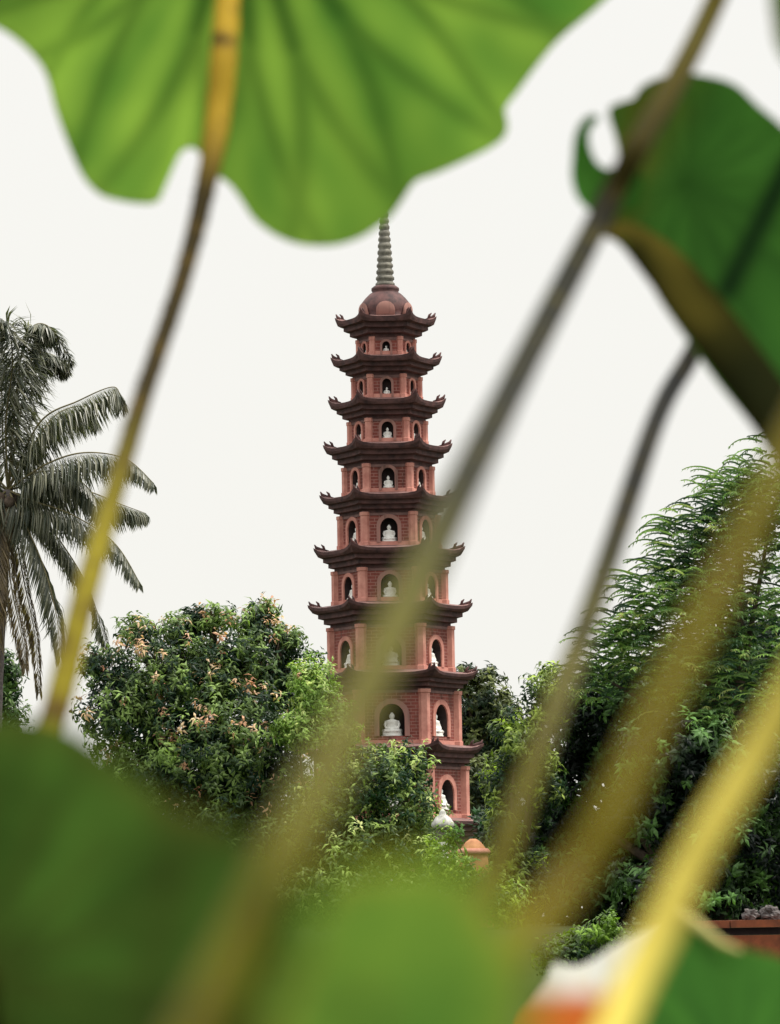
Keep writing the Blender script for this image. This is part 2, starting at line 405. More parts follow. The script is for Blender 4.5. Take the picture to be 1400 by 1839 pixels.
for i, (rt, rf, rb, hr, hw) in enumerate(roofs):
    zt, zf, zb = Z(rt), Z(rf + 4), Z(rb)
    Re = hr * PXM(zt) - .02; Rw = hw * PXM(zb)
    Rup = (47 if i == 0 else roofs[i - 1][4]) * PXM(zt)
    ztop = zf + .16 * (Re - Rup)
    rm = roof_mesh(Rw, Re, Rup, zb - GZ, zf - GZ, zt - zf - .03, ztop - GZ).build('roof', [M['roof'], M['rooftop']], pag)
    for k in range(6):          # swept-up corner ornaments
        d = hexdir(k); q = MB(); L = .16 + .035 * i / 3; zc = zt - GZ - .05
        pts = [d * (Re - L * 1.6) + Vector((0, 0, zc - .07)), d * (Re - L * .7) + Vector((0, 0, zc - .015)), d * (Re - .05) + Vector((0, 0, zc + .03)), d * (Re - .015) + Vector((0, 0, zc + .10))]
        q.tube(pts, [.03, .04, .035, .012], 6)
        c_ = d * (Re - L * 1.15) + Vector((0, 0, zc - .05)); q.tube([c_, c_ + d * .03 + Vector((0, 0, .10)), c_ + d * .08 + Vector((0, 0, .15))], [.035, .03, .01], 6)
        q.build('corner_ornament', M['roof'], rm, True)
    # storey below this roof
    if i < 9:
        nx = roofs[i + 1]; zf2 = Z(nx[1] + 5); R2 = nx[3] * PXM(zf2)
        zlow = zf2 + .16 * (R2 - Rw)
    else: zlow = GZ + .55
    storey(i, Rw, zlow - GZ - .02, zb - GZ + .02, wins[i])
pl = MB(); Rb = 138 * PXM(1.5)
pl.lathe([(Rb + .75, -.15), (Rb + .75, .2), (Rb + .4, .21), (Rb + .4, .4), (Rb + .1, .41), (Rb + .1, .56), (.2, .56)], 6, rot=R(60))
pl.build('plinth', M['rooftop'], pag)
# crown dome and spire
zd0 = Z(578) - GZ; pmd = PXM(Z(560))
dm = MB()
zz = lambda r: Z(r) - GZ
dm.lathe([(50 * pmd, zz(581)), (50 * pmd, zz(574)), (44 * pmd, zz(572)), (47 * pmd, zz(563)), (47.5 * pmd, zz(556)), (44 * pmd, zz(546)), (37 * pmd, zz(537)), (29 * pmd, zz(529)), (23 * pmd, zz(525)), (25 * pmd, zz(522)), (25 * pmd, zz(518)), (20 * pmd, zz(514))], 36)
dome = dm.build('dome', M['roof'], pag, True)
for k in range(6):
    nrm, tan = face_frame(k); f = MB()
    ac = arch(34 * pmd, 26 * pmd, 10, .9); zb_ = zz(573)
    vs = []; rr = lambda z: (47.5 * math.sqrt(max(.2, 1 - ((z / pmd - 14) / 40) ** 2)) + 1.2) * pmd
    cen = (0, 10 * pmd)
    for sc in (1, .8):
        for x, z in ac:
            x2, z2 = x * sc, cen[1] + (z - cen[1]) * sc
            o = math.sqrt(max(0, rr(z2) ** 2 - x2 * x2)) + (.012 if sc == 1 else .02)
            q = nrm * o + tan * x2; vs.append((q.x, q.y, zb_ + z2))
    nn = len(ac); c0 = nrm * (rr(cen[1]) + .015); vs.append((c0.x, c0.y, zb_ + cen[1]))
    f.add(vs, [(j, (j + 1) % nn, nn + (j + 1) % nn, nn + j) for j in range(nn)] + [(nn + j, nn + (j + 1) % nn, 2 * nn) for j in range(nn)])
    f.build('dome_panel', M['brick'], dome, True)
sp = MB(); prof = []
rows_ = [516, 505, 494, 482, 471, 459, 447, 435, 424, 413, 402, 391, 380, 370, 360]
for j, r in enumerate(rows_[:-1]):
    a = 17.5 - 11.5 * j / 13; z0, z1 = zz(r), zz(rows_[j + 1]); h = z1 - z0
    prof += [(a * .84 * pmd, z0), (a * pmd, z0 + .25 * h), (a * pmd, z0 + .6 * h), (a * .86 * pmd, z0 + .8 * h)]
prof += [(5 * pmd, zz(360)), (3 * pmd, zz(352)), (4.5 * pmd, zz(346)), (1 * pmd, zz(330))]
sp.lathe(prof, 20); sp.build('spire', M['spire'], pag, True)

# seated statues in the niches
def statue_mesh():
    g = MB()
    g.lathe([(.44, 0), (.46, .04), (.40, .08), (.44, .13), (.42, .15), (.30, .16)], 20, sy=.8)
    g.lathe([(.30, .15), (.43, .17), (.45, .21), (.40, .27), (.29, .33), (.23, .42), (.235, .52), (.27, .60), (.25, .66), (.13, .70), (.075, .72), (.075, .75)], 20, sy=.72)
    g.lathe([(.06, .74), (.10, .77), (.118, .83), (.112, .89), (.08, .94), (.05, .955), (.055, .98), (.03, 1.0), (.005, 1.005)], 16, sy=.95)
    for s_ in (-1, 1):
        g.tube([(s_ * .24, 0, .63), (s_ * .30, -.03, .48), (s_ * .26, -.13, .36), (s_ * .08, -.25, .30)], [.065, .06, .05, .04], 8)
        g.tube([(s_ * .14, -.05, .22), (s_ * .36, -.16, .22), (s_ * .20, -.30, .20), (-s_ * .06, -.31, .20)], [.09, .085, .06, .045], 8)
    me = g.build('statue', M['white'], smooth=True)
    return me
proto = None
side = {0: 'front', 1: 'right', 5: 'left'}
for (i, k, nrm, ap, zb, w, h, dep) in statues:
    if proto is None: proto = statue_mesh(); o = proto
    else: o = proto.copy(); COL.objects.link(o)
    sc = min(h * .74, w * 1.15)
    q = PO + nrm * (ap - .34 * min(dep, sc))
    o.location = (q.x, q.y, GZ + zb); o.scale = (min(sc, w * 1.05), min(sc, dep * 1.05), sc)
    o.rotation_euler = (0, 0, math.atan2(nrm.y, nrm.x) + PI / 2)
    side_t = {0: 'front window', 1: 'right slanting window', 5: 'left slanting window'}[k]
    which = {0: "pagoda's topmost storey", 9: "pagoda's lowest visible storey"}.get(i, "pagoda's " + ORD[i] + ' storey from the top')
    tag(o, 'white seated statue in the %s of the %s' % (side_t, which), 'statue', 'white statues in the pagoda windows')

# ------------------------------------------------------------------ trees
def leaf_blade(g, p, d, up, L, wd, c, mi=0, droop=.25):
    d = d.normalized(); s = d.cross(up)
    if s.length < 1e-3: s = d.cross(Vector((1, 0, .3)))
    s.normalize(); nn = s.cross(d)
    a = p; mid = p + d * L * .5; e = p + d * L - nn * L * droop
    g.add([a, mid + s * wd * .5 - nn * wd * .12, e, mid - s * wd * .5 - nn * wd * .12, mid + nn * wd * .08], [(0, 1, 4), (1, 2, 4), (2, 3, 4), (3, 0, 4)], mi, c)
def rv(rng): 
    while True:
        v = Vector((rng.uniform(-1, 1), rng.uniform(-1, 1), rng.uniform(-1, 1)))
        if .05 < v.length < 1: return v.normalized()
def lerp(a, b, t): return tuple(x + (y - x) * t for x, y in zip(a, b))
def crown_leaves(lobes, nros, L, wd, dark, light, tips=None, tip_p=.0, seed=1, per=9, shell=.55, drp=.35, inner=.25, org=Vector((0, 0, 0))):
    """rosettes of leaves through ellipsoid lobes; 'tips' = colour of the young flush on top rosettes"""
    rng = random.Random(seed); g = MB(); vol = [a[3] * a[4] * a[5] for a in lobes]; tot = sum(v ** .67 for v in vol)
    for lb, v in zip(lobes, vol):
        c = Vector(lb[:3]); rad = lb[3:6]
        for _ in range(int(nros * v ** .67 / tot)):
            u = rv(rng); rr = (shell + (1 - shell) * rng.random() ** .6) if rng.random() > inner else rng.random() ** .5 * shell
            bump = 1 + .22 * noise.noise(u * 2.3 + c) + .12 * noise.noise(u * 6 + c)
            p = c + Vector((u.x * rad[0], u.y * rad[1], u.z * rad[2])) * rr * bump
            axis = (u + Vector((0, 0, .55)) + rv(rng) * .45).normalized()
            young = tips is not None and rr > .8 and u.z > -.2 and noise.noise(p * 1.7 + Vector((seed, 0, 0))) > .02 and rng.random() < tip_p * 2 * (.35 + max(0, u.z))
            tone = max(0, min(1, rng.random() ** 2.6 * 1.0 + .95 * noise.noise(p * 1.6) - .05))
            base = lerp(dark, light, tone)
            if young: base = lerp(tips[0], tips[1], rng.random())
            q1 = axis.orthogonal().normalized(); q2 = axis.cross(q1)
            ph = rng.random() * 6; sz = rng.uniform(.75, 1.2) * (1.0 if not young else .8)
            for j in range(per):
                a = ph + 2.4 * j; el = rng.uniform(-.5, .8) if not young else rng.uniform(-.5, .7)
                d = (q1 * math.cos(a) + q2 * math.sin(a)) * math.cos(el) + axis * math.sin(el)
                k = rng.uniform(.6, 1.4); cc = tuple(min(.9, x * k) for x in base)
                leaf_blade(g, p + axis * rng.uniform(-.13, .09) + rv(rng) * .03, d, axis, L * sz * rng.uniform(.7, 1.15), wd * sz, cc, 0, drp * rng.uniform(.3, 1.4))
    return g
def limbs(g, root, lobes, r0, rng):
    """tapered trunk with limbs reaching into every lobe"""
    c = sum((Vector(l[:3]) for l in lobes), Vector()) / len(lobes)
    zt = root.z + (c.z - root.z) * .45
    fork = Vector((root.x * .6 + c.x * .4, root.y * .6 + c.y * .4, zt))
    g.tube([root - Vector((0, 0, .25)), root.lerp(fork, .4) + Vector((.05, .03, 0)), fork], [r0 * 1.3, r0, r0 * .85], 10)
    for l in lobes:
        e = Vector(l[:3]); mid = fork.lerp(e, .5) + Vector((rng.uniform(-.2, .2), rng.uniform(-.2, .2), .1))
        g.tube([fork - Vector((0, 0, .1)), mid, e, e + (e - mid).normalized() * min(l[3:6]) * .5], [r0 * .6, r0 * .42, r0 * .22, r0 * .06], 7)
        for _ in range(3):
            v = rv(rng); t_ = e + Vector((v.x * l[3], v.y * l[4], abs(v.z) * l[5])) * .7
            g.tube([mid.lerp(e, .6), e.lerp(t_, .5) + Vector((0, 0, .05)), t_], [r0 * .25, r0 * .15, r0 * .04], 5)
def lobe(px, py, Y, rx, rz, ry=None):
    p = PY(px, py, Y); s = depth_of(p) / F
    return (p.x, p.y, p.z, rx * s, (ry or rx) * s, rz * s)
def tree(name, label, cat, Y, lob, root_px, nros, L, wd, dark, light, tips=None, tip_p=0, seed=1, r0=.16, mtl='leaf', group=None, gz=GZ, **kw):
    lb = [lobe(a[0], a[1], Y + a[4] if len(a) > 4 else Y, a[2], a[3]) for a in lob]
    p = PY(root_px, 1600, Y); root = Vector((p.x, p.y, gz))
    t = empty(name, root, label, cat, group)
    cr = crown_leaves(lb, nros, L, wd, dark, light, tips, tip_p, seed, **kw).build('crown', M[mtl], t, attr='tint', origin=root)
    tr = MB(); limbs(tr, root, lb, r0, random.Random(seed)); tr.build('trunk', M['bark'], t, True, origin=root)
    return t
GD, GL = (.008, .032, .012), (.30, .44, .12)
tree('mango_tree', 'round dark green tree tipped with orange young leaves, left of the pagoda', 'tree', 74,
     [(300, 1215, 130, 105, 0), (430, 1190, 120, 105, .4), (395, 1330, 150, 130, -.6), (215, 1270, 85, 95, -.3), (520, 1225, 70, 75, .5), (300, 1390, 120, 100, -.2), (480, 1400, 100, 110, -.2), (455, 1115, 36, 40, .3), (320, 1135, 40, 36, 0), (240, 1420, 110, 100, .4), (245, 1135, 38, 30, .1), (385, 1112, 42, 30, -.1), (175, 1190, 40, 38, 0), (510, 1150, 42, 36, .2), (345, 1110, 24, 26, .2), (480, 1095, 22, 30, .3), (400, 1490, 150, 90, -.4), (530, 1480, 90, 90, .2)],
     400, 5600, .165, .055, GD, GL, ((.56, .27, .16), (.74, .54, .34)), .30, 5, drp=.6, per=8)
tree('bright_bush', 'sunlit yellow green bush between the orange tipped tree and the pagoda', 'bush', 72.5,
     [(562, 1235, 44, 64, 0), (590, 1285, 46, 52, .2), (535, 1310, 50, 40, 0), (600, 1320, 50, 30, -.2)], 570, 700, .14, .05, (.20, .33, .06), (.62, .70, .24), None, 0, 9, .06)
tree('leafy_shrub', 'loose green shrub with pale upcurled leaves in front of the pagoda foot', 'shrub', 66,
     [(690, 1390, 95, 65, 0), (610, 1440, 95, 75, .2), (735, 1470, 75, 70, -.2), (650, 1520, 110, 60, 0), (560, 1500, 70, 60, 0), (760, 1545, 75, 50, -.3), (735, 1380, 38, 36, .2), (600, 1600, 130, 70, 0), (740, 1610, 110, 60, -.2), (520, 1600, 90, 70, .3)],
     680, 2300, .14, .05, (.012, .045, .013), (.38, .52, .13), ((.42, .55, .16), (.56, .58, .24)), .28, 21, .09, drp=.6)
tree('low_shrub', 'low yellow green shrub in front of the orange stupa', 'shrub', 61,
     [(850, 1612, 60, 40, 0), (830, 1575, 24, 26, -.2), (872, 1580, 22, 24, -.2), (800, 1565, 40, 56, .1), (835, 1560, 26, 34, -.2), (812, 1500, 22, 26, 0), (905, 1620, 50, 50, .2), (780, 1530, 22, 40, .3)], 850, 420, .12, .045, (.06, .15, .02), (.34, .48, .06), None, 0, 23, .04, gz=.5)
tree('hedge_tree', 'dusky olive tree behind the right side of the pagoda', 'tree', 104,
     [(870, 1260, 55, 65, 0), (850, 1330, 60, 70, .4), (905, 1300, 42, 60, 0), (860, 1420, 70, 80, 0), (832, 1215, 22, 26, 0), (860, 1520, 80, 90, 0)], 865, 1500, .22, .08, (.016, .036, .015), (.18, .21, .06), None, 0, 33, .15, drp=.5)
tree('pale_edged_bush', 'pale yellow green bush right of the pagoda foot, edging the dark trees', 'bush', 70,
     [(985, 1250, 48, 60, 0), (930, 1330, 48, 60, 0), (900, 1410, 40, 65, .2), (905, 1510, 36, 70, 0), (960, 1400, 50, 90, .4), (940, 1580, 60, 60, .3)], 930, 1000, .16, .055, (.016, .05, .016), (.50, .64, .13), None, 0, 41, .08, drp=.5)
tree('shaded_tree', 'dark broad leaved tree filling the shade behind the thick yellow stalks', 'tree', 73,
     [(1060, 1350, 120, 120, 0), (1010, 1480, 90, 130, .4), (1180, 1330, 130, 120, .5), (1320, 1300, 130, 150, .5), (1150, 1500, 150, 140, 1.2), (1330, 1500, 170, 150, 1.3), (1050, 1590, 130, 80, .4), (1250, 1610, 150, 60, 1.3), (1420, 1400, 100, 200, .6), (1300, 1600, 150, 90, .8), (1220, 1230, 110, 80, .6), (1350, 1170, 110, 100, .8), (1110, 1240, 80, 60, -1.5), (1060, 1290, 70, 60, -1), (1230, 1350, 130, 80, -5.6), (1340, 1400, 120, 90, -5.6), (1290, 1500, 130, 90, -5.4), (1190, 1440, 90, 80, -5.3), (1390, 1540, 90, 90, -5.2), (1240, 1590, 140, 60, -5.3)],
     1180, 7800, .21, .08, (.003, .011, .007), (.17, .34, .09), None, 0, 55, .2, drp=.5, inner=.45)
tree('low_bush', 'small bright green bush at the bank between the thick stalks', 'bush', 49.5,
     [(1085, 1665, 34, 28, 0), (1050, 1705, 44, 40, .1), (1130, 1715, 50, 36, 0), (1000, 1720, 50, 40, 0)], 1080, 260, .11, .045, (.014, .04, .012), (.20, .34, .04), None, 0, 66, .03, gz=.2)
tree('palm_side_bush', 'light green bush low behind the coconut palm at the left edge', 'bush', 80,
     [(5, 1210, 36, 55, 0), (-30, 1250, 60, 80, 0), (20, 1290, 34, 50, 0)], 0, 420, .17, .055, (.03, .08, .02), (.18, .28, .07), None, 0, 77, .07)
# clipped hedge closing the view under the crowns
def hedge(Y, x0, x1, top, n, label, seed):
    p0, p1 = PY(x0, top, Y), PY(x1, top, Y); rng = random.Random(seed); root = Vector(((p0.x + p1.x) / 2, Y, GZ))
    g = MB(); hgt = p0.z - GZ
    for _ in range(n):
        x = rng.uniform(p0.x, p1.x); z = GZ + hgt * rng.random() ** .8 * (1 + .18 * noise.noise(Vector((x * .9, seed, 0))))
        p = Vector((x, Y + rng.uniform(-.7, .7), z)); ax = (Vector((0, -.6, .7)) + rv(rng) * .7).normalized()
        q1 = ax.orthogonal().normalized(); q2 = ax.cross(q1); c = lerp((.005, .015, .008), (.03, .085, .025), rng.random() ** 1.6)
        for j in range(7):
            a = 2.4 * j + x; el = rng.uniform(-.2, .8)
            leaf_blade(g, p, (q1 * math.cos(a) + q2 * math.sin(a)) * math.cos(el) + ax * math.sin(el), ax, rng.uniform(.16, .26), .085, tuple(k * rng.uniform(.8, 1.2) for k in c), 0, .3)
    t = empty('hedge', root, label, 'hedge'); g.build('foliage', M['leaf'], t, attr='tint', origin=root)
    st = MB()
    for i in range(1): st.tube([root - Vector((0, 0, .2)), root + Vector((0, 0, hgt * .8))], [.06, .03], 6)
    st.build('stem', M['bark'], t, True, origin=root)
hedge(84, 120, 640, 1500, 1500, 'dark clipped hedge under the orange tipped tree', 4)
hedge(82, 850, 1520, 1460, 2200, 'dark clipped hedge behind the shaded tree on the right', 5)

# feathery tree with curling sprays
def feathery(Y=68.5):
    rng = random.Random(8); p = PY(1290, 1600, Y); root = Vector((p.x, p.y, GZ))
    t = empty('feathery_tree', root, 'tall feathery green tree with curling spray tips below the right lotus leaf', 'tree')
    lob = [lobe(*a) for a in [(1330, 930, Y, 100, 110), (1265, 990, Y, 95, 105), (1210, 1075, Y - .3, 115, 90), (1140, 1145, Y - .3, 85, 62), (1330, 1080, Y, 130, 110), (1080, 1215, Y - .4, 62, 55), (1390, 900, Y, 100, 130), (1200, 1190, Y - .3, 130, 80), (1340, 1200, Y - .4, 130, 100), (1290, 1290, Y - .6, 110, 60)]]
    g = MB(); tot = sum(l[3] * l[5] for l in lob)
    for l in lob:
        c = Vector(l[:3])
        for _ in range(int(2900 * l[3] * l[5] / tot)):
            u = rv(rng); rr = rng.random() ** .45
            q = c + Vector((u.x * l[3], u.y * l[4], u.z * l[5])) * rr * (.88 + .25 * noise.noise(u * 3 + c))
            d = (u * .55 + Vector((-.45, -.2, .55)) + rv(rng) * .85).normalized(); L = rng.uniform(.26, .72)
            tone = rng.random() ** 1.8; tone = max(0, min(1, tone + .5 * noise.noise(q * 1.2))); col = lerp((.018, .055, .020), (.26, .42, .10), tone)
            if rng.random() < .06: col = (.36, .44, .14)
            side_ = d.cross(Vector((0, 0, 1))).normalized(); curl = rng.uniform(1.0, 2.1); pts = []; cur = q; ang = .35
            ns = 8
            for j in range(ns + 1):
                pts.append(cur); a = ang - curl * (j / ns) ** 1.4
                dd = Vector((d.x, d.y, 0)).normalized() * math.cos(a) + Vector((0, 0, 1)) * math.sin(a) * .9 + d * .25
                cur = cur + dd.normalized() * L / ns
            for j in range(ns):
                w1, w2 = .020 * (1 - .6 * j / ns), .020 * (1 - .6 * (j + 1) / ns)
                up_ = Vector((0, 0, 1))
                g.add([pts[j] - up_ * w1, pts[j + 1] - up_ * w2, pts[j + 1] + up_ * w2, pts[j] + up_ * w1], [(0, 1, 2, 3)], 0, col)
                dr = (pts[j + 1] - pts[j]).normalized()
                for s_ in (-1, 1):
                    e = (dr * .7 + side_ * s_ * .7 + rv(rng) * .25); leaf_blade(g, pts[j], e, Vector((0, 0, 1)), rng.uniform(.08, .13), .022, tuple(x * rng.uniform(.8, 1.3) for x in col))
    g.build('crown', M['needle'], t, attr='tint', origin=root)
    tr = MB(); top = Vector(lob[0][:3]); tr.tube([root - Vector((0, 0, .2)), root.lerp(top, .5) + Vector((.1, 0, 0)), top], [.22, .15, .04], 10)
    for l in lob: e = Vector(l[:3]); s_ = root.lerp(top, .35 + .4 * rng.random()); tr.tube([s_, s_.lerp(e, .5) + Vector((0, 0, .12)), e], [.07, .05, .02], 6)
    tr.build('trunk', M['bark'], t, True, origin=root)
feathery()

# coconut palm
def palm(Y=76):
    rng = random.Random(3); cpx = (14, 880); c = PY(*cpx, Y); b = PY(-8, 1600, Y); root = Vector((b.x, b.y, GZ))
    t = empty('coconut_palm', root, 'grey green coconut palm with drooping fronds at the left edge', 'palm')
    tr = MB(); pts = cat_rom([tuple(root - Vector((0, 0, .2))), tuple(root.lerp(c, .5) + Vector((-.12, 0, 0))), tuple(c)], 14)
    tr.tube(pts, [.15 * (1.25 if i == 0 else 1) * (1 + .05 * (i % 2)) - .05 * i / len(pts) for i in range(len(pts))], 12)
    tr.build('trunk', M['palmbark'], t, True, origin=root)
    s = depth_of(c) / F
    fr = [ [(30, 700), (48, 600), (85, 585), (128, 650)], [(40, 720), (60, 640), (100, 640), (118, 668)], [(70, 760), (140, 720), (205, 695), (216, 730)], [(60, 800), (100, 745), (150, 730), (175, 760)],
           [(80, 835), (150, 813), (225, 824), (276, 868)], [(70, 870), (150, 880), (215, 905), (262, 922)], [(60, 900), (130, 925), (205, 975), (250, 1045)],
           [(50, 905), (110, 975), (160, 1060), (192, 1160)], [(35, 920), (75, 1010), (100, 1100), (108, 1180)], [(22, 920), (40, 1030), (62, 1140), (70, 1245)], [(14, 930), (18, 1040), (40, 1150), (45, 1200)],
           [(5, 800), (0, 680), (-30, 600), (-80, 590)], [(10, 760), (22, 650), (10, 580), (-30, 570)], [(-30, 840), (-110, 800), (-190, 810), (-240, 870)], [(-20, 900), (-100, 920), (-170, 980), (-200, 1080)], [(-10, 930), (-50, 1020), (-80, 1120), (-90, 1210)], [(0, 930), (-5, 1050), (-20, 1160), (-20, 1230)], [(-10, 860), (-70, 760), (-140, 720), (-190, 770)], [(60, 850), (120, 850), (165, 885), (180, 930)]]
    for i, f in enumerate(fr):
        yo = [-.5, .6, -.2, .9, -.8, .4, -.6, .5][i % 8]
        g = MB(); pp = cat_rom([cpx] + f, 9); k = len(pp)
        w = [PY(a[0], a[1], Y + yo * (j / k) ** .8 * 1.4) for j, a in enumerate(pp)]
        rib = MB(); rib.tube(w, [.024 * (1 - .85 * j / k) for j in range(k)], 6)
        fro = rib.build('frond', M['rachis'], t, True, origin=root)
        for j in range(4, k - 1):
            d = (w[j + 1] - w[j]).normalized()
            nq = 8 if i in (0, 1, 11, 12) else 5
            for q in range(nq):
                p = w[j].lerp(w[j + 1], q / nq)
                tpos = (j + q / nq) / k; L = (.74 if i not in (9, 10) else .45) * math.sin(PI * min(1, .25 + .72 * tpos)) * rng.uniform(.75, 1.1) + .12
                for s_ in (-1, 1):
                    up_ = abs(d.z) > .72 and i in (0, 1, 11, 12)
                    sd_ = d.cross(Vector((0, 0, 1))) if not up_ else d.cross(Vector((0, 1, 0)))
                    if sd_.length < .3: sd_ = Vector((0, 1, 0)).cross(d)
                    sd_.normalize()
                    e = d * .45 + sd_ * s_ * .55 + Vector((0, 0, -.75 + rng.uniform(-.2, .15))) + rv(rng) * .12
                    if i in (0, 1, 11, 12): e = d * .4 + sd_ * s_ * .6 + Vector((0, 0, -.6)) + rv(rng) * .45; L *= .85
                    col = lerp((.04, .055, .034), (.25, .245, .175), rng.random() ** 1.3)
                    if i in (9, 10, 16): col = lerp((.10, .07, .04), (.34, .26, .15), rng.random())
                    leaf_blade(g, p, e, Vector((s_ * .3, 0, 1)), L, .042 if nq == 5 else .055, col, 0, .25)
        g.build('leaflets', M['palm'], fro, attr='tint', origin=root)
    cn = MB()
    for q in range(7):
        v = rv(rng); cc = (c.x + v.x * .22, c.y + v.y * .22, c.z - .22 + v.z * .1)
        cn.lathe([(.02, -.13), (.09, -.09), (.115, 0), (.09, .08), (.02, .12)], 10, cc)
    cn.build('coconuts', M['bark'], t, True, origin=root)
palm()

# ------------------------------------------------------------------ things on the bank
w_l, w_r = PY(1170, 1655, 50.5), PY(2000, 1655, 50.5); zt = w_l.z
wt = empty('parapet_wall', (w_l.x, 50.5, .1), 'low terracotta parapet wall with a dark gap under its coping, on the bank', 'wall')
L_ = 12.0; xo = L_ / 2
for i in range(12):
    g = MB(); g.box((i + .5, .004 * (i % 3), zt - .1 - .05 + .003 * (i % 2)), (.988, .34, .095), .004 * (i % 2)); g.build('coping', M['terracotta'], wt)
g = MB(); g.box((xo, .06, zt - .1 - .145), (L_ - .1, .14, .095)); g.build('recess', M['dark'], wt)
g = MB(); g.box((xo, 0, (zt - .1 - .195) / 2 - .15), (L_, .28, zt - .1 - .195 + .3)); g.build('wall_body', M['terracotta'], wt)
def stone(px, py, sz, seed, label):
    rng = random.Random(seed); p = PY(px, py, 50.55); g = MB(); n = 26; prof = []
    vs = []
    for i in range(15):
        th = PI * i / 14
        for j in range(n):
            a = 2 * PI * j / n; v = Vector((math.sin(th) * math.cos(a), math.sin(th) * math.sin(a), math.cos(th)))
            k = 1 + .55 * noise.noise(v * 1.7 + Vector((seed, 0, 0))) + .3 * noise.noise(v * 4 + Vector((seed, 2, 0))) + .12 * noise.noise(v * 9)
            vs.append((v.x * sz * k, v.y * sz * .6 * k, max(0, (v.z * .8 * k + .62) * sz)))
    g.add(vs, [(i * n + j, (i + 1) * n + j, (i + 1) * n + (j + 1) % n, i * n + (j + 1) % n) for i in range(14) for j in range(n)])
    o = g.build('stone', M['rock'], smooth=False); o.location = (p.x, 50.5, zt)
    tag(o, label, 'stone', 'pale stones on the parapet wall')
stone(1347, 1640, .10, 2, 'pale jagged stone on the terracotta parapet, the one nearer the thick stalk')
stone(1382, 1640, .12, 7, 'larger pale stone on the terracotta parapet, further from the thick stalk')

# small ochre stupa and white lantern beside the tower
p = PY(851, 1600, 64); st = empty('small_stupa', (p.x, 64, GZ), 'small orange ochre stupa at the right foot of the pagoda', 'stupa')
s = depth_of(p) / F; zb = Z(1512, 64) - GZ
g = MB(); g.box((0, 0, .28), (.62, .62, .7)); g.box((0, 0, .68), (.52, .52, .1)); g.build('pedestal', M['ochre'], st)
g = MB(); g.lathe([(.26, .73), (.265, .82), (.24, zb - .25), (.20, zb - .12), (.12, zb - .02), (.05, zb + .03)], 20); g.build('bell', M['ochre'], st, True)
g = MB(); g.lathe([(.27, zb - .22), (.285, zb - .18), (.24, zb - .13)], 20); g.build('rim', M['pilaster'], st, True)
p = PY(797, 1600, 63); ln = empty('stone_lantern', (p.x, 63, GZ), 'white stone lantern half hidden by the shrub at the pagoda foot', 'lantern')
zt_ = Z(1455, 63) - GZ
g = MB(); g.lathe([(.2, -.1), (.2, .1), (.09, .16), (.08, zt_ - .66), (.17, zt_ - .58), (.17, zt_ - .53)], 12); g.build('post', M['white'], ln)
g = MB(); g.lathe([(.12, zt_ - .53), (.13, zt_ - .30), (.12, zt_ - .29)], 6); g.build('light_box', M['rock'], ln)
g = MB(); g.lathe([(.15, zt_ - .30), (.19, zt_ - .27), (.18, zt_ - .22), (.12, zt_ - .13), (.06, zt_ - .09), (.05, zt_ - .04), (.02, zt_)], 8); g.build('cap', M['lantern'], ln, True)

